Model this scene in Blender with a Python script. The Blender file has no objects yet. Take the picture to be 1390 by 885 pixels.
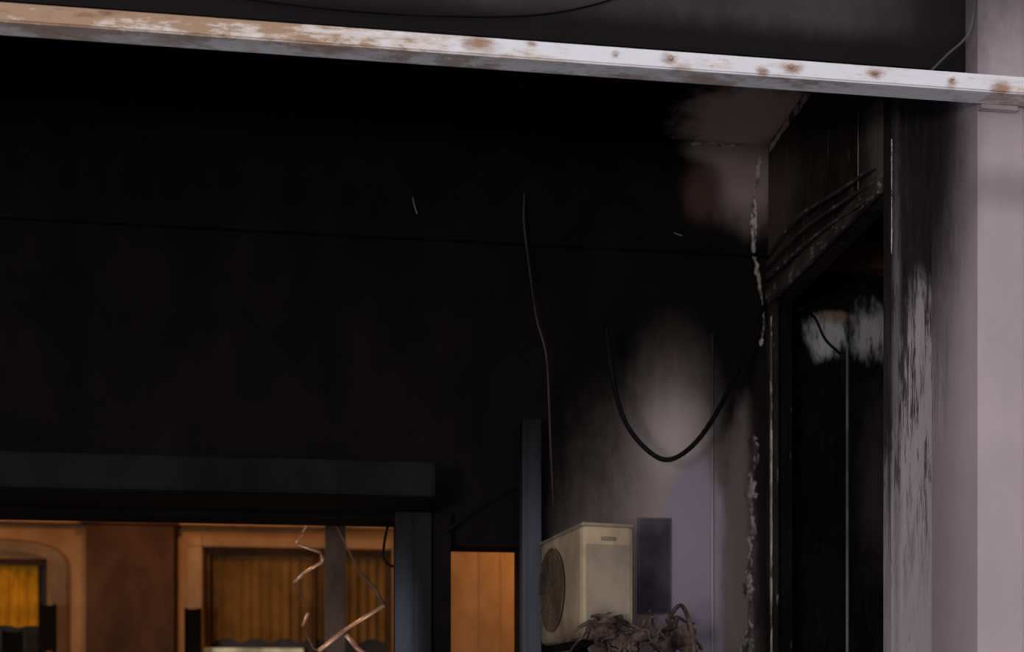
import bpy, bmesh, math, random
from mathutils import Vector, Matrix, noise
random.seed(7)
# ---------------------------------------------------------------- site survey
# world axes follow the building; camera stands in the street, turned 7 deg.
YAW=math.radians(7.0); SA,CA=math.sin(YAW),math.cos(YAW); CZ=1.6; F=1500.0; HOR=950.0
def py(u,v,D):            # point on a plane parallel to the facade
    k=(u-695)/F; s=D/(CA-k*SA); return Vector((s*(SA+k*CA),D,CZ+s*(HOR-v)/F))
def px(u,v,W):            # point on a plane parallel to the side wall
    k=(u-695)/F; s=W/(SA+k*CA); return Vector((W,s*(CA-k*SA),CZ+s*(HOR-v)/F))

# ---------------------------------------------------------------- helpers
def newobj(name,bm,mat,parent=None,smooth=False,bevel=0):
    me=bpy.data.meshes.new(name); bm.normal_update(); bm.to_mesh(me); bm.free()
    ob=bpy.data.objects.new(name,me); bpy.context.collection.objects.link(ob)
    if mat: me.materials.append(mat)
    if smooth:
        for p in me.polygons: p.use_smooth=True
    if bevel:
        m=ob.modifiers.new('bevel','BEVEL'); m.width=bevel; m.segments=2; m.limit_method='ANGLE'
    if parent: ob.parent=parent
    return ob
def empty(name,loc=(0,0,0)):
    e=bpy.data.objects.new(name,None); bpy.context.collection.objects.link(e); e.empty_display_size=.1
    return e
def box(bm,x0,x1,y0,y1,z0,z1):
    vs=[bm.verts.new(c) for c in ((x0,y0,z0),(x1,y0,z0),(x1,y1,z0),(x0,y1,z0),(x0,y0,z1),(x1,y0,z1),(x1,y1,z1),(x0,y1,z1))]
    for f in ((0,3,2,1),(4,5,6,7),(0,1,5,4),(1,2,6,5),(2,3,7,6),(3,0,4,7)): bm.faces.new([vs[i] for i in f])
def boxo(name,b,mat,parent=None,bevel=0):
    bm=bmesh.new(); box(bm,*b); return newobj(name,bm,mat,parent,bevel=bevel)
def obox(bm,o,ax,ay,az):
    o,ax,ay,az=map(Vector,(o,ax,ay,az))
    c=[o,o+ax,o+ax+ay,o+ay,o+az,o+ax+az,o+ax+ay+az,o+ay+az]
    vs=[bm.verts.new(p) for p in c]
    for f in ((0,3,2,1),(4,5,6,7),(0,1,5,4),(1,2,6,5),(2,3,7,6),(3,0,4,7)): bm.faces.new([vs[i] for i in f])
def wall_holes(bm,x0,x1,y0,y1,z0,z1,holes,axis='x'):
    xs=sorted(set([x0,x1]+[h[0] for h in holes]+[h[1] for h in holes])); zs=sorted(set([z0,z1]+[h[2] for h in holes]+[h[3] for h in holes]))
    xs=[x for x in xs if x0<=x<=x1]; zs=[z for z in zs if z0<=z<=z1]
    for i in range(len(xs)-1):
        for j in range(len(zs)-1):
            cx=(xs[i]+xs[i+1])/2; cz=(zs[j]+zs[j+1])/2
            if any(h[0]<cx<h[1] and h[2]<cz<h[3] for h in holes): continue
            if axis=='x': box(bm,xs[i],xs[i+1],y0,y1,zs[j],zs[j+1])
            else: box(bm,y0,y1,xs[i],xs[i+1],zs[j],zs[j+1])
def spline(pts,n=10):
    pts=[Vector(p) for p in pts]
    if len(pts)<3: return pts
    P=[2*pts[0]-pts[1]]+pts+[2*pts[-1]-pts[-2]]; out=[]
    for i in range(1,len(P)-2):
        for j in range(n):
            t=j/n; a,b,c,d=P[i-1],P[i],P[i+1],P[i+2]
            out.append(0.5*((2*b)+(-a+c)*t+(2*a-5*b+4*c-d)*t*t+(-a+3*b-3*c+d)*t**3))
    out.append(pts[-1]); return out
def tube(bm,pts,r,sides=8,taper=None,flat=1.0):
    pts=[Vector(p) for p in pts]; rings=[]; ref=None
    for i,p in enumerate(pts):
        d=(pts[min(i+1,len(pts)-1)]-pts[max(i-1,0)]).normalized()
        if ref is None: ref=d.orthogonal().normalized()
        ref=(ref-d*ref.dot(d)).normalized(); q=d.cross(ref)
        rr=r if taper is None else r*taper(i/(len(pts)-1))
        rings.append([bm.verts.new(p+ref*math.cos(2*math.pi*k/sides)*rr+q*math.sin(2*math.pi*k/sides)*rr*flat) for k in range(sides)])
    for a,b in zip(rings,rings[1:]):
        for k in range(sides): bm.faces.new((a[k],a[(k+1)%sides],b[(k+1)%sides],b[k]))
    bm.faces.new(rings[0][::-1]); bm.faces.new(rings[-1])
def tubeo(name,pts,r,mat,parent=None,sm=True,n=10,**k):
    bm=bmesh.new(); tube(bm,spline(pts,n) if sm else pts,r,**k); return newobj(name,bm,mat,parent,smooth=True)
def ribbon(bm,pts,wdir,w,out,jag=.6,step=.012,th=.004):
    """ragged strip of peeling plaster following a polyline"""
    wdir=Vector(wdir); out=Vector(out)*th; pl=[]
    for a,b in zip(pts,pts[1:]):
        a=Vector(a); b=Vector(b); n=max(1,int((b-a).length/step))
        for i in range(n): pl.append(a.lerp(b,i/n))
    pl.append(Vector(pts[-1])); prev=None
    for p in pl:
        n1=noise.noise(p*9)+.8*noise.noise(p*43); n2=noise.noise(p*7+Vector((5,3,1)))+.8*noise.noise(p*55)
        l=max(w*(.4+jag*n1),.0006); r=max(w*(.4+jag*n2),.0006)
        cur=[bm.verts.new(p-wdir*l),bm.verts.new(p+wdir*r),bm.verts.new(p-wdir*l+out),bm.verts.new(p+wdir*r+out*1.6)]
        if prev:
            for i,j in ((0,1),(1,3),(3,2),(2,0)): bm.faces.new((prev[i],prev[j],cur[j],cur[i]))
        prev=cur

# ---------------------------------------------------------------- materials
def base_mat(name,rough=.8,metal=0,spec=.5):
    m=bpy.data.materials.new(name); m.use_nodes=True; nt=m.node_tree
    b=nt.nodes['Principled BSDF']; b.inputs['Roughness'].default_value=rough; b.inputs['Metallic'].default_value=metal
    b.inputs['Specular IOR Level'].default_value=spec
    return m,nt,b
def nmath(nt,op,a,b=None,clamp=False):
    n=nt.nodes.new('ShaderNodeMath'); n.operation=op; n.use_clamp=clamp
    for i,x in enumerate((a,b)):
        if x is None: continue
        if isinstance(x,(int,float)): n.inputs[i].default_value=x
        else: nt.links.new(x,n.inputs[i])
    return n.outputs[0]
def nmix(nt,f,a,b):
    n=nt.nodes.new('ShaderNodeMix'); n.data_type='RGBA'
    for s,x in ((0,f),(6,a),(7,b)):
        if isinstance(x,(int,float)): n.inputs[s].default_value=x
        elif isinstance(x,tuple): n.inputs[s].default_value=(*x[:3],1)
        else: nt.links.new(x,n.inputs[s])
    return n.outputs[2]
def pos(nt): return nt.nodes.new('ShaderNodeNewGeometry').outputs['Position']
def nnoise(nt,P,scale,vec=(1,1,1),detail=5,rough=.6):
    m=nt.nodes.new('ShaderNodeVectorMath'); m.operation='MULTIPLY'; nt.links.new(P,m.inputs[0]); m.inputs[1].default_value=vec
    n=nt.nodes.new('ShaderNodeTexNoise'); n.inputs['Scale'].default_value=scale; n.inputs['Detail'].default_value=detail; n.inputs['Roughness'].default_value=rough
    nt.links.new(m.outputs[0],n.inputs['Vector']); return n.outputs['Fac']
def mrange(nt,x,a,b,c,d,smooth=True):
    n=nt.nodes.new('ShaderNodeMapRange'); n.interpolation_type='SMOOTHSTEP' if smooth else 'LINEAR'
    nt.links.new(x,n.inputs[0])
    for i,q in enumerate((a,b,c,d)): n.inputs[i+1].default_value=q
    return n.outputs[0]
def ell(nt,P,c,r):
    s=nt.nodes.new('ShaderNodeVectorMath'); s.operation='SUBTRACT'; nt.links.new(P,s.inputs[0]); s.inputs[1].default_value=c
    d=nt.nodes.new('ShaderNodeVectorMath'); d.operation='DIVIDE'; nt.links.new(s.outputs[0],d.inputs[0]); d.inputs[1].default_value=r
    l=nt.nodes.new('ShaderNodeVectorMath'); l.operation='LENGTH'; nt.links.new(d.outputs[0],l.inputs[0]); return l.outputs['Value']
def soot_mat(name,base,layers=(),peel=None,rough=.85,var=.5,nscale=3,bump=.3,spec=.08,streak=None):
    """base colour + layers of fire damage or painted shadow; layer=(centre,radii,inner,colour,strength,raggedness)"""
    m,nt,b=base_mat(name,rough,0,spec); P=pos(nt)
    nz=nnoise(nt,P,nscale,(1,1,.6),6,.65); fine=nnoise(nt,P,14,(1,1,.35),6,.7)
    rg=nmath(nt,'SUBTRACT',nmath(nt,'ADD',nz,fine),1.0)
    col=nmix(nt,mrange(nt,nz,.3,.72,0,1),tuple(c*(1-var) for c in base),tuple(c*(1+var) for c in base))
    for (c,r,inner,colr,st,rag) in layers:
        x=nmath(nt,'ADD',ell(nt,P,c,r),nmath(nt,'MULTIPLY',rg,rag))
        col=nmix(nt,mrange(nt,x,inner,1.0,st,0),col,colr)
    if peel:
        pc,thr,amt,vec,sc=peel
        pn=nnoise(nt,P,sc,vec,8,.75); f=mrange(nt,pn,thr,thr+.04,0,amt,False); col=nmix(nt,f,col,pc)
    if streak:   # (colour, threshold, amount, vec, scale, centre, radii) streaks limited to a zone
        pc,thr,amt,vec,sc,c,r=streak
        pn=nnoise(nt,P,sc,vec,8,.75); zone=mrange(nt,ell(nt,P,c,r),.3,1,1,0)
        f=nmath(nt,'MULTIPLY',mrange(nt,pn,thr,thr+.12,0,amt),zone); col=nmix(nt,f,col,pc)
    nt.links.new(col,b.inputs['Base Color'])
    bp=nt.nodes.new('ShaderNodeBump'); bp.inputs['Strength'].default_value=bump; bp.inputs['Distance'].default_value=.01
    nt.links.new(fine,bp.inputs['Height']); nt.links.new(bp.outputs[0],b.inputs['Normal'])
    return m
BIG=1e3
SOOT=(.0046,.0038,.0034)
# ---------------------------------------------------------------- key dimensions
CEIL=5.0; BACK=6.57; SIDE=2.384; COLX=2.583; COLF=4.5; COLB=4.9; RB=6.95; DS=6.53

# ---- back wall
zA=py(300,702,BACK).z; xA=py(535,800,BACK).x
xB0=py(612,800,BACK).x; xB1=py(705,800,BACK).x; zB=py(660,742,BACK).z
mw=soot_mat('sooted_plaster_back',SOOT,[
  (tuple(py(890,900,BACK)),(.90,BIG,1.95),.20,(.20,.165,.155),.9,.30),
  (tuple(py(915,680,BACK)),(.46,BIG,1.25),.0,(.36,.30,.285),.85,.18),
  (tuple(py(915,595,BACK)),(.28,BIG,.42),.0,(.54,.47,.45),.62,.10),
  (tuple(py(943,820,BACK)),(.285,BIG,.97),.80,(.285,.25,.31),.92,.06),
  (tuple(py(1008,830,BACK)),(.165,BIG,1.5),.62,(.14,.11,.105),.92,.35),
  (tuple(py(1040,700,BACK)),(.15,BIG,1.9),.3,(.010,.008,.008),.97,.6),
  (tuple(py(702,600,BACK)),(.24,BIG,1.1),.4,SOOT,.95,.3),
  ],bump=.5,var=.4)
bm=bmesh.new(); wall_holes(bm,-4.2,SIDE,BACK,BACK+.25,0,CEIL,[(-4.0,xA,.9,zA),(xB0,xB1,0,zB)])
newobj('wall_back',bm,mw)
PK=(.34,.265,.25)
md=soot_mat('sooted_plaster_downstand',SOOT,[
  (tuple(py(1012,225,DS)),(.34,BIG,.52),.30,PK,.85,.35),
  (tuple(py(975,203,DS)),(.28,BIG,.13),.35,PK,.8,.5),
  (tuple(py(955,262,DS)),(.19,BIG,.28),.25,(.085,.045,.042),.9,.6),
  (tuple(py(950,335,DS)),(.38,BIG,.20),.3,SOOT,.97,.6)],bump=.5)
boxo('trim_1',(-4.2,SIDE,DS,BACK,py(1000,345,DS).z,CEIL-.001),md)
# ---- ceiling
mc=soot_mat('sooted_ceiling',(.006,.005,.005),[
  ((2.15,6.25,CEIL),(.50,.55,BIG),.40,(.62,.49,.46),.92,.7)],bump=.4)
boxo('ceiling',(-4.2,SIDE+.12,4.80,BACK+.25,CEIL,CEIL+.2),mc)
msoot=soot_mat('soot_black',SOOT)
# ---- side wall with doorway
hz=4.02; dy0=4.98; dy1=px(1049,700,SIDE).y
ms=soot_mat('sooted_plaster_side',(.020,.016,.013),[
  (tuple(px(1200,190,SIDE)),(BIG,.30,.40),.1,(.12,.105,.10),.75,.8),
  (tuple(px(1055,270,SIDE)),(BIG,.50,.55),.3,(.085,.065,.055),.85,.6)],
  peel=((.16,.135,.125),.60,.65,(1,6,.5),6),bump=.8)
bm=bmesh.new(); wall_holes(bm,COLB+.08,RB,SIDE,SIDE+.12,0,CEIL,[(dy0,dy1,0,hz)],axis='y')
newobj('wall_right',bm,ms)
door=empty('door_1')
mfr=soot_mat('scorched_door_frame',(.02,.017,.015),peel=((.30,.28,.27),.62,.8,(5,5,.8),7),bump=.7)
mfr2=soot_mat('scorched_rail',(.045,.037,.033),peel=((.22,.20,.19),.56,.8,(5,2,5),7),bump=.7)
boxo('head',(SIDE-.03,SIDE-.002,dy0,dy1+.05,hz-.02,hz+.07),mfr2,door,.004)
boxo('jamb_far',(SIDE-.035,SIDE+.10,dy1-.035,dy1-.002,0,hz-.03),mfr,door,.004)
boxo('stop_far',(SIDE+.02,SIDE+.06,dy1-.10,dy1-.036,0,hz-.03),msoot,door,.003)
bm=bmesh.new()
for i in range(3):
    z=hz+.10+.07*i
    tube(bm,spline([(SIDE-.03,dy1+.04,z+.03),(SIDE-.06,5.9,z-.02+.02*i),(SIDE-.04,5.4,z-.06),(SIDE-.03,5.02,z-.12)],6),.010,6)
newobj('buckled_rails',bm,mfr2,door,smooth=True)
# ---- stub pier beside the doorway + column
mj=soot_mat('peeling_plaster_pier',(.014,.012,.012),[
  (tuple(py(1250,850,COLB)),(.18,BIG,1.72),.82,(.30,.27,.28),1,.25),
  (tuple(py(1217,560,COLB)),(.035,BIG,1.7),.2,(.14,.125,.13),.8,.5)],
  streak=((.02,.018,.018),.48,.92,(4,4,.30),8,tuple(py(1240,400,COLB)),(BIG,BIG,1.8)),bump=.8)
nt=mj.node_tree; bs=nt.nodes['Principled BSDF']; src=bs.inputs['Base Color'].links[0].from_socket; P=pos(nt)
st=nnoise(nt,P,7,(4,4,.35),8,.8); nt.links.new(nmix(nt,mrange(nt,st,.57,.66,0,.75),src,(.045,.038,.038)),bs.inputs['Base Color'])
boxo('wall_pier',(SIDE,COLX,COLB,COLB+.08,0,CEIL),mj)
mcol=soot_mat('mauve_painted_column',(.45,.385,.40),[
  ((COLX-.02,COLB+.02,2.2),(.06,.46,3.4),.05,(.15,.12,.125),.85,.15),
  ((COLX-.01,COLB+.06,4.5),(.13,.62,1.75),.35,(.022,.017,.017),1,.22),
  ((COLX+.2,COLF,3.82),(.6,.3,.14),.1,(.22,.19,.20),.7,.2),  # dim shadow below the beam, painted on the column front
  ((COLX-.02,COLF,5.2),(.62,.5,1.12),.35,(.06,.05,.053),.97,.25),
  ],var=.08,nscale=2,bump=.12,rough=.7,spec=.25,
  streak=((.05,.042,.042),.50,.5,(4,4,.3),6,(COLX,COLB,4.0),(.2,.35,1.9)))
bm=bmesh.new(); box(bm,COLX,COLX+.21,COLF,COLB+.08,0,6.2); box(bm,COLX+.212,COLX+.60,COLF+.012,COLB+.08,0,6.2)
newobj('corner_column',bm,mcol,bevel=.004)
boxo('wall_left',(-4.4,-4.2,COLF,BACK+.25,0,CEIL+.2),msoot)
# ---- fascia above the beam
BF=4.38
fz=py(700,42,4.6).z
mfa=soot_mat('grey_fascia',(.052,.046,.045),[
  ((0,4.6,fz),(BIG,BIG,.17),.2,(.009,.008,.008),.97,.35),
  ((2.5,4.6,4.6),(.30,1,1),.2,(.010,.009,.009),.9,.3)],var=.4,nscale=1.2,bump=.2)
fas=boxo('wall_front',(-4.4,COLX,4.6,4.8,fz-.03,6.2),mfa)
tubeo('fascia_cable',[py(100,-40,4.59),py(330,-2,4.585),py(520,18,4.585),py(700,22,4.585),py(800,8,4.585),py(880,-20,4.59)],.004,msoot,fas)
tubeo('cut_wire',[py(1262,98,4.47),py(1285,75,4.46),(COLX-.06,4.47,py(1310,45,4.47).z),(COLX-.02,4.49,py(1318,0,4.49).z),(COLX-.03,4.49,py(1315,-40,4.49).z)],.005,soot_mat('dusty_wire',(.08,.08,.08)),fas)
# ---- rusty beam
zb=py(700,78,BF).z; zt=py(700,53,BF).z
m,nt,b=base_mat('rusty_white_steel',.55,0,.3); P=pos(nt)
n2=nnoise(nt,P,9,(.6,1,1.6),8,.75)
sx=nt.nodes.new('ShaderNodeSeparateXYZ'); nt.links.new(P,sx.inputs[0])
bias=mrange(nt,sx.outputs[0],-1.4,1.1,.30,-.12,False)
n3=nnoise(nt,P,3.2,(.5,1.5,3.2),8,.75)
x=nmath(nt,'ADD',nmath(nt,'ADD',nmath(nt,'MULTIPLY',n3,1.5),nmath(nt,'MULTIPLY',n2,.9)),nmath(nt,'SUBTRACT',bias,.72))
x=nmath(nt,'ADD',x,mrange(nt,sx.outputs[1],BF+.005,BF+.05,0,-.16))
f=mrange(nt,x,.54,.68,0,.9); fd=mrange(nt,x,.76,.98,0,.85); halo=mrange(nt,x,.38,.56,0,.65)
col=nmix(nt,nnoise(nt,P,5),(.80,.82,.87),(.95,.96,.99)); col=nmix(nt,halo,col,(.66,.52,.39)); col=nmix(nt,f,col,(.40,.24,.13)); col=nmix(nt,fd,col,(.16,.07,.03))
spots=None
for u,dz,r in ((835,.012,.016),(910,.0,.030),(1073,.002,.036),(1187,.0,.028),(1292,-.012,.018),(650,.01,.04),(1035,-.02,.018),(1360,-.02,.03),(722,.02,.018),(925,-.04,.04)):
    q=py(u,90,BF); e=ell(nt,P,(q.x,BF,(zb+zt)/2+dz),(r*1.5,.05,r))
    spots=e if spots is None else nmath(nt,'MINIMUM',spots,e)
sp=nmath(nt,'ADD',spots,nmath(nt,'MULTIPLY',nmath(nt,'SUBTRACT',n2,.5),4.0))
col=nmix(nt,mrange(nt,sp,.1,1.4,.9,0),col,(.36,.19,.10))
n4=nnoise(nt,P,5,(.5,1,1),7,.75)   # grime on the underside
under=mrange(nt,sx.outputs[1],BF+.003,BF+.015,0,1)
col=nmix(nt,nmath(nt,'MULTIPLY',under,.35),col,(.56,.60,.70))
col=nmix(nt,nmath(nt,'MULTIPLY',mrange(nt,n4,.48,.60,0,.75),under),col,(.36,.26,.19))
nt.links.new(col,b.inputs['Base Color'])
bp=nt.nodes.new('ShaderNodeBump'); bp.inputs['Strength'].default_value=.4; bp.inputs['Distance'].default_value=.01; nt.links.new(x,bp.inputs['Height']); nt.links.new(bp.outputs[0],b.inputs['Normal'])
mbeam=m
beam=empty('rusty_steel_beam')
bm=bmesh.new(); box(bm,-4.6,COLX+.7,BF,BF+.10,zb,zt); bmesh.ops.bevel(bm,geom=bm.edges[:],offset=.006,segments=2,affect='EDGES')
newobj('tube_section',bm,mbeam,beam)
bm=bmesh.new()
for u in (835,910,1073,1187,1292):
    q=py(u,90,BF); bmesh.ops.create_cone(bm,cap_ends=True,segments=6,radius1=.011,radius2=.008,depth=.012,matrix=Matrix.Translation((q.x,BF-.006,(zb+zt)/2+.004))@Matrix.Rotation(math.radians(90),4,'X'))
newobj('bolt_heads',bm,mbeam,beam)
boxo('end_plate',(COLX+.0,COLX+.17,COLF-.03,COLF-.001,zb-.02,zb-.001),mcol,beam,.003)

# ---- shutter box / lintel over the openings
ml=soot_mat('sooted_steel_slate',(.0070,.0068,.0075),rough=.8,var=.5,bump=.2,nscale=1.5)
L0=5.95; zl0=py(300,668,L0).z; zl1=py(300,618,L0).z; xr=py(592,640,L0).x
bm=bmesh.new(); box(bm,-4.0,xr,L0,BACK-.001,zl0,zl1)
newobj('shutter_box',bm,ml,bevel=.02)
# ---- posts
mp=soot_mat('slate_steel_post',(.005,.005,.006),[
  (tuple(py(722,900,6.4)),(.25,BIG,1.45),.30,(.070,.075,.095),1,.25)],rough=.5,bump=.2)
bm=bmesh.new(); x0=py(709,700,6.38).x; x1=py(735,700,6.38).x
box(bm,x0,x1,6.38,6.50,0,py(720,568,6.38).z); box(bm,x0-.015,x1+.015,6.36,6.52,0,.02); box(bm,x0+.02,x0+.03,6.374,6.38,0,py(720,580,6.38).z)
newobj('steel_post',bm,mp,bevel=.005)
mp2=soot_mat('slate_steel_post_dark',(.007,.007,.008),[
  (tuple(py(543,885,6.4)),(.15,BIG,.72),.1,(.060,.072,.090),1,.3)],rough=.5,bump=.2)
bm=bmesh.new(); x0=py(536,700,6.42).x; x1=py(586,700,6.42).x
box(bm,x0,x1,6.42,6.56,0,zl0-.002); box(bm,x0+.10,x0+.11,6.412,6.42,0,zl0-.01)
newobj('mullion_post',bm,mp2,bevel=.006)
boxo('mullion_post_dark',(x1+.004,x1+.115,6.46,6.565,0,zl0-.002),msoot,bevel=.006)
tubeo('diagonal_brace',[py(598,728,6.45),py(645,690,6.42),py(698,657,6.37)],.008,ml,n=3)

# ---- wires
mcab=soot_mat('black_cable',(.006,.006,.006),rough=.6)
tubeo('drooping_cable',[py(822,440,6.2),py(833,520,6.15),py(850,575,6.1),py(880,612,6.08),py(908,624,6.05),py(940,605,6.08),py(970,565,6.12),py(1003,500,6.2),py(1026,440,6.3),px(1040,410,SIDE-.03)],.0145,mcab)
mwire=soot_mat('bare_wire',(.05,.036,.030),var=.8)
tubeo('hanging_wire',[py(712,262,6.51),py(711,300,6.45),py(718,360,6.40),py(728,430,6.35),py(741,480,6.32),py(745,540,6.3),py(747,600,6.3),py(752,700,6.3)],.005,mwire)
tubeo('wire_stub',[py(560,268,6.52),py(563,280,6.49),py(566,290,6.48)],.004,soot_mat('chipped_tip',(.2,.2,.2)))
tubeo('wire_stub',[py(915,316,6.52),py(920,318,6.50),py(926,320,6.49)],.004,soot_mat('chipped_tip2',(.12,.12,.12)))
tubeo('loose_wire',[px(1085,420,SIDE-.02),py(1105,430,6.2),py(1120,460,6.2),py(1140,480,6.3)],.008,mcab)
mpale=soot_mat('pale_conduit',(.07,.06,.06),[(tuple(py(967,830,6.5)),(BIG,BIG,1.4),.3,(.38,.34,.36),1,.3)])
a=py(967,700,BACK-.015)
tubeo('conduit_pipe',[(a.x,a.y,0),(a.x,a.y,py(967,455,BACK).z)],.009,mpale,sm=False)
# ---- peeling edges at the corner
mpeel=soot_mat('peeling_white_plaster',(.20,.175,.165),var=.8,nscale=12,peel=((.025,.02,.018),.50,.9,(1,1,.4),12))
mpale2=soot_mat('cracked_paint_edge',(.46,.39,.35),var=.6,nscale=9,peel=((.05,.04,.03),.53,.88,(1,1,.4),12))
bm=bmesh.new()
ribbon(bm,[(SIDE-.006,y,CEIL-.045) for y in (5.75,6.0,6.25,6.50)],(0,0,1),.045,(-1,0,0),jag=.3)
newobj('peeling_ceiling_edge',bm,mpale2)
bm=bmesh.new()
ribbon(bm,[py(1036,206,DS-.002),py(1030,225,DS-.002),py(1025,265,DS-.002),py(1021,310,DS-.002),py(1023,343,DS-.002)],(1,0,0),.030,(0,-1,0),jag=.6)
ribbon(bm,[py(1023,345,6.56),py(1029,380,6.56),py(1035,410,6.56),py(1038,440,6.56),py(1032,470,6.56)],(1,0,0),.024,(0,-1,0),jag=.8)
newobj('peeling_corner_plaster',bm,mpale2)
bm=bmesh.new()
ribbon(bm,[py(1024,590,6.565),py(1020,700,6.565),py(1017,800,6.565),py(1013,890,6.565),(py(1010,900,6.565).x,6.565,.5)],(1,0,0),.035,(0,-1,0),jag=1.3)
newobj('peeling_wall_plaster',bm,mpeel)
bm=bmesh.new(); q=px(1047,430,SIDE-.04)
ribbon(bm,[(SIDE-.037,q.y,q.z),(SIDE-.037,q.y,.3)],(0,1,0),.016,(-1,0,0),jag=.4)
ribbon(bm,[(SIDE-.001,COLB-.003,py(1210,190,COLB).z),(SIDE-.001,COLB-.003,py(1210,345,COLB).z)],(1,0,0),.0035,(0,-1,0),jag=.6)
newobj('peeling_door_edge',bm,mpale2)
bm=bmesh.new()
a=px(1165,140,SIDE-.01); c=px(1165,280,SIDE-.01); tube(bm,[a,c],.0035,6)
newobj('wall_wire',bm,soot_mat('wire_grey',(.2,.17,.15),var=.8),smooth=True)
bm=bmesh.new()
ribbon(bm,[py(938,196,DS-.003),py(965,194,DS-.003),py(985,200,DS-.003),py(1008,197,DS-.003)],(0,0,1),.012,(0,-1,0),jag=.7)
newobj('peeling_cornice_plaster',bm,mpale2)
# ---- adjoining room seen through the doorway
mr=soot_mat('sooted_plaster_room',SOOT,[
  (tuple(py(1122,458,RB)),(.19,BIG,.19),.45,(.50,.49,.50),1,1.1),
  (tuple(py(1182,452,RB)),(.24,BIG,.22),.35,(.38,.37,.38),1,1.3),
  (tuple(py(1132,430,RB)),(.16,BIG,.06),.4,(.30,.21,.15),.7,.8),
  (tuple(py(1190,660,RB)),(.2,BIG,.8),.1,(.04,.034,.033),.8,.9)],
  peel=((.012,.011,.011),.56,.85,(4,1,.5),8),bump=.6)
boxo('wall_room_back',(SIDE,5.0,RB,RB+.2,0,CEIL),mr)
boxo('wall_room_right',(5.0,5.2,COLB+.08,RB+.2,0,CEIL),msoot)
boxo('wall_room_front',(COLX+.6,5.0,COLB,COLB+.08,0,6.2),mcol)
boxo('ceiling.001',(SIDE+.12,5.2,COLB+.08,RB+.2,CEIL,CEIL+.2),msoot)
a=py(1150,700,RB-.03)
tubeo('conduit_pipe.001',[(a.x,a.y,0),(a.x,a.y,py(1150,470,RB).z)],.007,soot_mat('scorched_pipe',(.26,.24,.24)),sm=False)

# ---- soft shadow on the back wall, built as a dark framed panel
vp=empty('shade_panel'); a=py(868,830,6.565); c=py(908,706,6.565)
boxo('shade_sheet',(a.x,c.x,6.560,6.569,a.z,c.z),soot_mat('slate_shade',(.075,.070,.088),rough=.5,var=.5),vp)
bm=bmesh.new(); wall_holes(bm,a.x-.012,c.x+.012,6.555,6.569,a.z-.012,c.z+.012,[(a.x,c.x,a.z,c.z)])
newobj('frame',bm,soot_mat('shade_border',(.12,.105,.12)),vp)

# ---- air conditioner condenser
ac=empty('air_conditioner_condenser')
mac=soot_mat('beige_enamel',(.36,.275,.18),[((.94,6.43,2.1),(.2,.30,.6),.2,(.10,.07,.045),.85,.4),((1.0,5.9,1.85),(.4,.6,.25),.2,(.08,.055,.04),.85,.6)],var=.3,rough=.7,bump=.1,spec=.1)
mac2=soot_mat('beige_enamel_dull',(.235,.195,.14),[((1.2,5.62,1.9),(.3,.3,.22),.2,(.08,.06,.045),.85,.6)],var=.3,rough=.7,bump=.1,spec=.1)
p0=Vector((1.05,5.60,0)); L=Vector((-.105,.755,0)); W=Vector((.285,.04,0)); zb0=CZ+.315; H=Vector((0,0,.595)); up=Vector((0,0,1))
nL=Vector((-L.y,L.x,0)).normalized()
bm=bmesh.new(); obox(bm,p0+up*zb0,W,L,H); newobj('casing',bm,mac,ac,bevel=.03)
o=p0+up*zb0
bm=bmesh.new(); lw=L.normalized(); ww=W.normalized(); wn=Vector((W.y,-W.x,0)).normalized()
obox(bm,o+W*.08+H*.08+wn*.001,W*.84,wn*.006,H*.74); newobj('service_cover',bm,mac2,ac,bevel=.006)
bm=bmesh.new(); obox(bm,o+W*-.01+H*.975-L*.005,W*1.02,L*1.01,up*.022); newobj('top_lid',bm,mac2,ac,bevel=.012)
bm=bmesh.new(); obox(bm,o+W*.36+H*.86+wn*.001,W*.28,wn*.006,H*.03); newobj('handle_recess',bm,soot_mat('recess_brown',(.17,.14,.10)),ac,bevel=.002)
cf=o+L*.66+H*.5+nL*.004; bm=bmesh.new()
for rr in (.05,.08,.11,.14,.17,.20,.23):
    tube(bm,[cf+nL*.010+lw*math.cos(t*math.pi/20)*rr+up*math.sin(t*math.pi/20)*rr for t in range(41)],.002 if rr<.22 else .005,6)
for t in range(12):
    d=lw*math.cos(t*math.pi/6)+up*math.sin(t*math.pi/6); tube(bm,[cf+nL*.012+d*.03,cf+nL*.012+d*.235],.002,5)
newobj('fan_grille',bm,soot_mat('grille_brown',(.11,.08,.055)),ac,smooth=True)
bm=bmesh.new(); c0=bm.verts.new(cf); ring=[bm.verts.new(cf+lw*math.cos(t*math.pi/20)*.232+up*math.sin(t*math.pi/20)*.232) for t in range(40)]
for t in range(40): bm.faces.new((c0,ring[t],ring[(t+1)%40]))
newobj('fan_opening',bm,soot_mat('fan_dark',(.12,.085,.055)),ac)
bm=bmesh.new()
for k in (.12,.88):
    obox(bm,o+W*k-up*.04-L*.03,ww*.03,L.normalized()*(BACK-5.58)*.99,up*.038)
    tube(bm,[o+W*k-up*.04+L*.2,Vector(((o+W*k+L*1.15).x,BACK-.012,zb0-.5))],.012,6)
newobj('mount_brackets',bm,msoot,ac)
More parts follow.
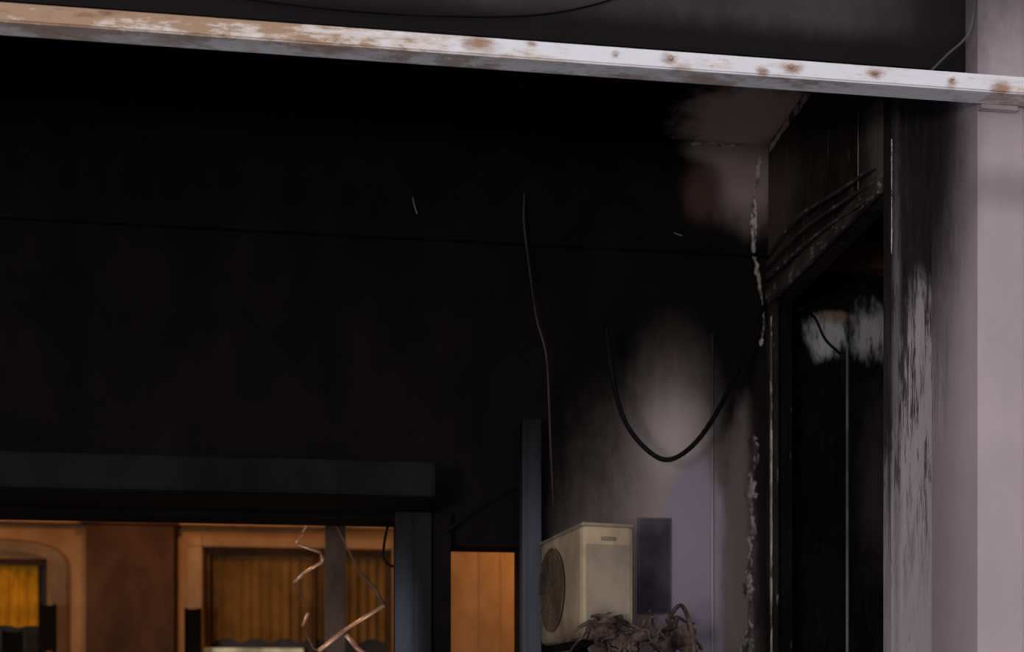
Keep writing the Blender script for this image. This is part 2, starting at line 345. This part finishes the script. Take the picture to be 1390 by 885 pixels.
# ---- charred cable tangle hanging round the unit
mdeb=soot_mat('charred_debris_mat',(.075,.054,.045),var=.9,nscale=9,bump=1)
bm=bmesh.new(); random.seed(5)
for i in range(40):
    u=random.uniform(795,925); v=843+random.uniform(-12,28)+6*math.sin(u/11); D=random.uniform(5.45,5.56) if u<872 else random.uniform(5.6,6.4)
    p=py(u,v,D); pts=[p]; dx=random.choice((-1,1))
    for k in range(4): pts.append(pts[-1]+Vector((dx*random.uniform(.0,.055),random.uniform(-.02,.02),random.uniform(-.06,.015))))
    tube(bm,spline(pts,5),random.uniform(.007,.019),6,taper=lambda t:1-.5*t)
for i in range(12):
    u=random.uniform(810,935); p=py(u,random.uniform(858,888),5.50 if u<872 else 5.75)
    r=bmesh.ops.create_icosphere(bm,subdivisions=3,radius=random.uniform(.03,.055),matrix=Matrix.Translation(p)@Matrix.Diagonal((1.4,.8,.7,1)))
    for vv in r['verts']: vv.co+=Vector((noise.noise(vv.co*22),noise.noise(vv.co*23+Vector((3,0,0))),noise.noise(vv.co*21+Vector((0,7,0)))))*.035
tube(bm,spline([py(905,842,5.7),py(925,822,5.72),py(940,860,5.72),py(942,900,5.72)],8),.012,6)
a=py(800,886,5.42); c=py(948,886,5.42)
box(bm,a.x,c.x,5.42,BACK-.003,zb0-.20,zb0-.13)
newobj('charred_cables',bm,mdeb,ac)

# ---------------------------------------------------------------- lit building behind
FB=11.0
mfac=soot_mat('ochre_render',(.36,.185,.078),var=.30,nscale=1.5,bump=.15)
mtrim=soot_mat('cream_stone_trim',(.38,.215,.105),var=.22,bump=.15)
mbrown=soot_mat('brown_pilaster',(.085,.040,.022),var=.3,bump=.2)
w1a=py(-150,800,FB).x; w1b=py(64,800,FB).x; w1t=py(30,758,FB).z
w2a=py(276,800,FB).x; w2b=py(532,800,FB).x; w2t=py(400,745,FB).z
bm=bmesh.new(); wall_holes(bm,-9,4.5,FB,FB+.3,0,6,[(w1a,w1b,.7,w1t),(w2a,w2b,.7,w2t)]); newobj('wall_courtyard',bm,mfac)
a=py(116,800,10.8).x; c=py(236,800,10.8).x
bm=bmesh.new(); box(bm,a,c,10.8,FB-.001,0,py(170,712,10.8).z); box(bm,a-.04,c+.04,10.76,FB-.001,py(170,712,10.8).z,py(170,700,10.8).z); box(bm,a-.03,c+.03,10.77,FB-.001,0,.3)
newobj('brown_pilaster',bm,mbrown,bevel=.01)
bm=bmesh.new(); z=py(300,712,10.8).z; box(bm,-9,4.4,10.86,FB-.001,z,z+.10); box(bm,-9,4.4,10.80,FB-.001,z+.10,z+.16); box(bm,-9,4.4,10.72,FB-.001,z+.16,z+.26)
newobj('trim_2',bm,mtrim)
bm=bmesh.new(); cx=(w1a+w1b)/2; R=(w1b-w1a)/2+.16
pts=[Vector((cx+R,FB-.03,.7))]+[Vector((cx+R*math.copysign(abs(math.cos(t))**.55,math.cos(t)),FB-.03,w1t-.10+.24*math.sin(t)**.8 if math.sin(t)>1e-6 else w1t-.10)) for t in [i*math.pi/24 for i in range(25)]]+[Vector((cx-R,FB-.03,.7))]
tube(bm,pts,.12,4,flat=.3)
newobj('trim_3',bm,soot_mat('grey_stone_surround',(.24,.15,.09),var=.2))
bm=bmesh.new(); wall_holes(bm,w2a-.14,w2b+.16,FB-.07,FB-.001,.6,w2t+.10,[(w2a,w2b,.7,w2t)]); newobj('trim_4',bm,mtrim,bevel=.012)
def curtain(bm,x0,x1,y,z0,z1,folds,scal):
    n=folds*12; m=14; g=[]
    for i in range(n+1):
        t=i/n; x=x0+(x1-x0)*t; row=[]
        zb_=z0+scal*abs(math.sin(t*folds/3*math.pi))
        for j in range(m+1):
            s=j/m; z=zb_+(z1-zb_)*s
            row.append(bm.verts.new((x,y+.018*math.sin(t*folds*2*math.pi+.5*math.sin(7*t))*(1-.4*s),z)))
        g.append(row)
    for i in range(n):
        for j in range(m): bm.faces.new((g[i][j],g[i+1][j],g[i+1][j+1],g[i][j+1]))
def win(name,xa,xb,zt,cur,cmat,z0c,muls):
    e=empty(name); bm=bmesh.new(); wall_holes(bm,xa,xb,FB+.10,FB+.15,.7,zt,[(xa+.05,xb-.05,.76,zt-.05)])
    for mx in muls: box(bm,mx-.02,mx+.02,FB+.095,FB+.155,.7,zt)
    newobj('frame',bm,mbrown,e)
    boxo('glass',(xa,xb,FB+.24,FB+.26,.7,zt),soot_mat(name+'_glass',(.03,.025,.02),rough=.3),e)
    bm=bmesh.new(); curtain(bm,cur[0],cur[1],FB+.20,z0c,zt-.02,cur[2],cur[3]); newobj('curtain',bm,cmat,e,smooth=True)
myel=soot_mat('yellow_curtain',(.55,.25,.012),var=.35,nscale=5); mbrc=soot_mat('brown_gold_curtain',(.20,.098,.026),var=.35)
win('window_2',w1a,w1b,w1t,(w1a,py(52,800,FB+.2).x,14,.02),myel,py(30,852,FB+.2).z,[])
win('window_3',w2a,w2b,w2t,(w2a+.05,w2b-.05,18,.05),mbrc,py(400,874,FB+.2).z,[py(425,800,FB).x])
boxo('curtain_light_strip',(w2a,py(412,800,FB).x,FB+.02,FB+.09,.7,py(300,879,FB).z),soot_mat('pale_light',(.85,.95,.75)),bevel=.01)  # pale strip stands in for the light below the curtain
def chair(name,u0,u1,v,D,mat):
    a=py(u0,v,D); c=py(u1,v,D); bm=bmesh.new()
    zt=a.z; s=zt-1.05
    for xx in (a.x,c.x-.03):
        box(bm,xx,xx+.03,D,D+.03,0,zt); box(bm,xx,xx+.03,D-.30,D-.27,0,s+.55)
    box(bm,a.x+.03,c.x-.03,D+.003,D+.027,s+.62,zt-.01); box(bm,a.x,c.x,D-.30,D+.03,s+.55,s+.59)
    newobj(name,bm,mat,bevel=.006)
chair('high_back_chair',52,76,820,10.6,msoot); chair('high_back_chair.001',250,273,825,10.6,msoot); chair('high_back_chair.002',2,30,856,10.6,msoot)
a=py(455,800,8.2)
bm=bmesh.new(); box(bm,a.x-.075,a.x+.075,8.2,8.32,0,4.39); box(bm,a.x-.12,a.x+.12,8.16,8.36,0,.03); newobj('slate_pole',bm,soot_mat('slate_pole_mat',(.10,.07,.055),rough=.6),bevel=.008)
bm=bmesh.new()
for u in (652,681):
    q=py(u,800,FB); box(bm,q.x-.008,q.x+.008,FB-.012,FB-.001,0,3.2)
newobj('wall_joint_battens',bm,mtrim)
boxo('sky_block_roof',(-9,4.5,BACK+.25,FB+.3,4.4,4.6),mbrown)  # unseen roof, added to keep bluish sky light off the facade
boxo('wall_courtyard_left',(-9.2,-9,BACK,FB+.3,0,4.6),mfac)
boxo('wall_courtyard_right',(4.5,4.7,RB+.2,FB+.3,0,4.6),mfac)
boxo('ground',(-30,30,-30,30,-.1,0),soot_mat('grey_paving',(.22,.21,.22),var=.2,nscale=2))

# ---- twisted copper strips hanging in the opening
mcop,nt,b=base_mat('bent_copper',.38,.5); P=pos(nt)
nt.links.new(nmix(nt,nnoise(nt,P,20),(.85,.42,.22),(.98,.68,.50)),b.inputs['Base Color'])
cop=empty('twisted_metal_garland'); D=6.88
def strip(name,uv,r=.014):
    pts=[py(u,v,D+.03*math.sin(i*2.1)) for i,(u,v) in enumerate(uv)]
    bm=bmesh.new()
    for a,c in zip(pts,pts[1:]): tube(bm,[a,a.lerp(c,.5)+Vector((0,.004,0)),c],r,6,flat=.5)
    newobj(name,bm,mcop,cop,smooth=True)
strip('strip_upper',[(422,706),(411,722),(402,738)],.010); strip('strip_upper_b',[(402,738),(436,750),(438,762),(412,778),(399,792)])
strip('strip_middle',[(418,832),(411,850)]); strip('strip_lower',[(432,884),(468,855),(521,822)],.017); strip('strip_return',[(470,862),(483,878),(500,892)],.017)
bm=bmesh.new(); tube(bm,[py(521,822,D),py(508,798,D),py(488,778,D)],.013,6); tube(bm,[py(488,778,D),py(470,740,D),py(452,706,D)],.004,6); tube(bm,[py(399,792,D),py(410,803,D),py(418,832,D)],.004,6); tube(bm,[py(411,850,D),py(425,880,D),py(433,884,D)],.005,6)
newobj('dull_strips',bm,soot_mat('dull_bronze',(.20,.12,.075)),cop,smooth=True)
tubeo('hook_cable',[py(528,706,6.86),py(522,735,6.86),py(521,755,6.86),py(527,766,6.86),py(536,769,6.84)],.009,mcab)

# ---------------------------------------------------------------- lights
def light(name,kind,loc,e,col,size=None,target=None):
    l=bpy.data.lights.new(name,kind); l.energy=e; l.color=col
    if kind=='AREA': l.size=size
    elif size: l.shadow_soft_size=size
    o=bpy.data.objects.new(name,l); o.location=loc; bpy.context.collection.objects.link(o)
    if target: o.rotation_euler=(Vector(target)-Vector(loc)).to_track_quat('-Z','Y').to_euler()
    return o
light('courtyard_lamp_1','POINT',(1.9,10.1,3.2),46,(1,.57,.24),.12)
light('courtyard_lamp_2','POINT',(-1.9,9.0,3.9),55,(1,.52,.18),.12)
light('courtyard_lamp_3','POINT',(-5,8.6,3.8),52,(1,.52,.18),.12)
light('beam_fill','AREA',(-3.5,-5,1.0),360,(1,.95,.96),1.5,(1.5,5,3.5))  # unseen soft fill, added to brighten the underside of the beam
w=bpy.data.worlds.new('dusk'); bpy.context.scene.world=w; w.use_nodes=True
w.node_tree.nodes['Background'].inputs[0].default_value=(.76,.72,.76,1); w.node_tree.nodes['Background'].inputs[1].default_value=.90
# ---------------------------------------------------------------- camera
cd=bpy.data.cameras.new('camera'); cd.lens=36*F/1390; cd.sensor_width=36; cd.shift_y=(HOR-442.5)/1390; cd.clip_end=200
cd.dof.use_dof=True; cd.dof.focus_distance=5.2; cd.dof.aperture_fstop=1.1
co=bpy.data.objects.new('camera',cd); bpy.context.collection.objects.link(co); co.location=(0,0,CZ); co.rotation_euler=(math.radians(90),0,-YAW)
bpy.context.scene.camera=co
bpy.context.scene.view_settings.view_transform='Standard'
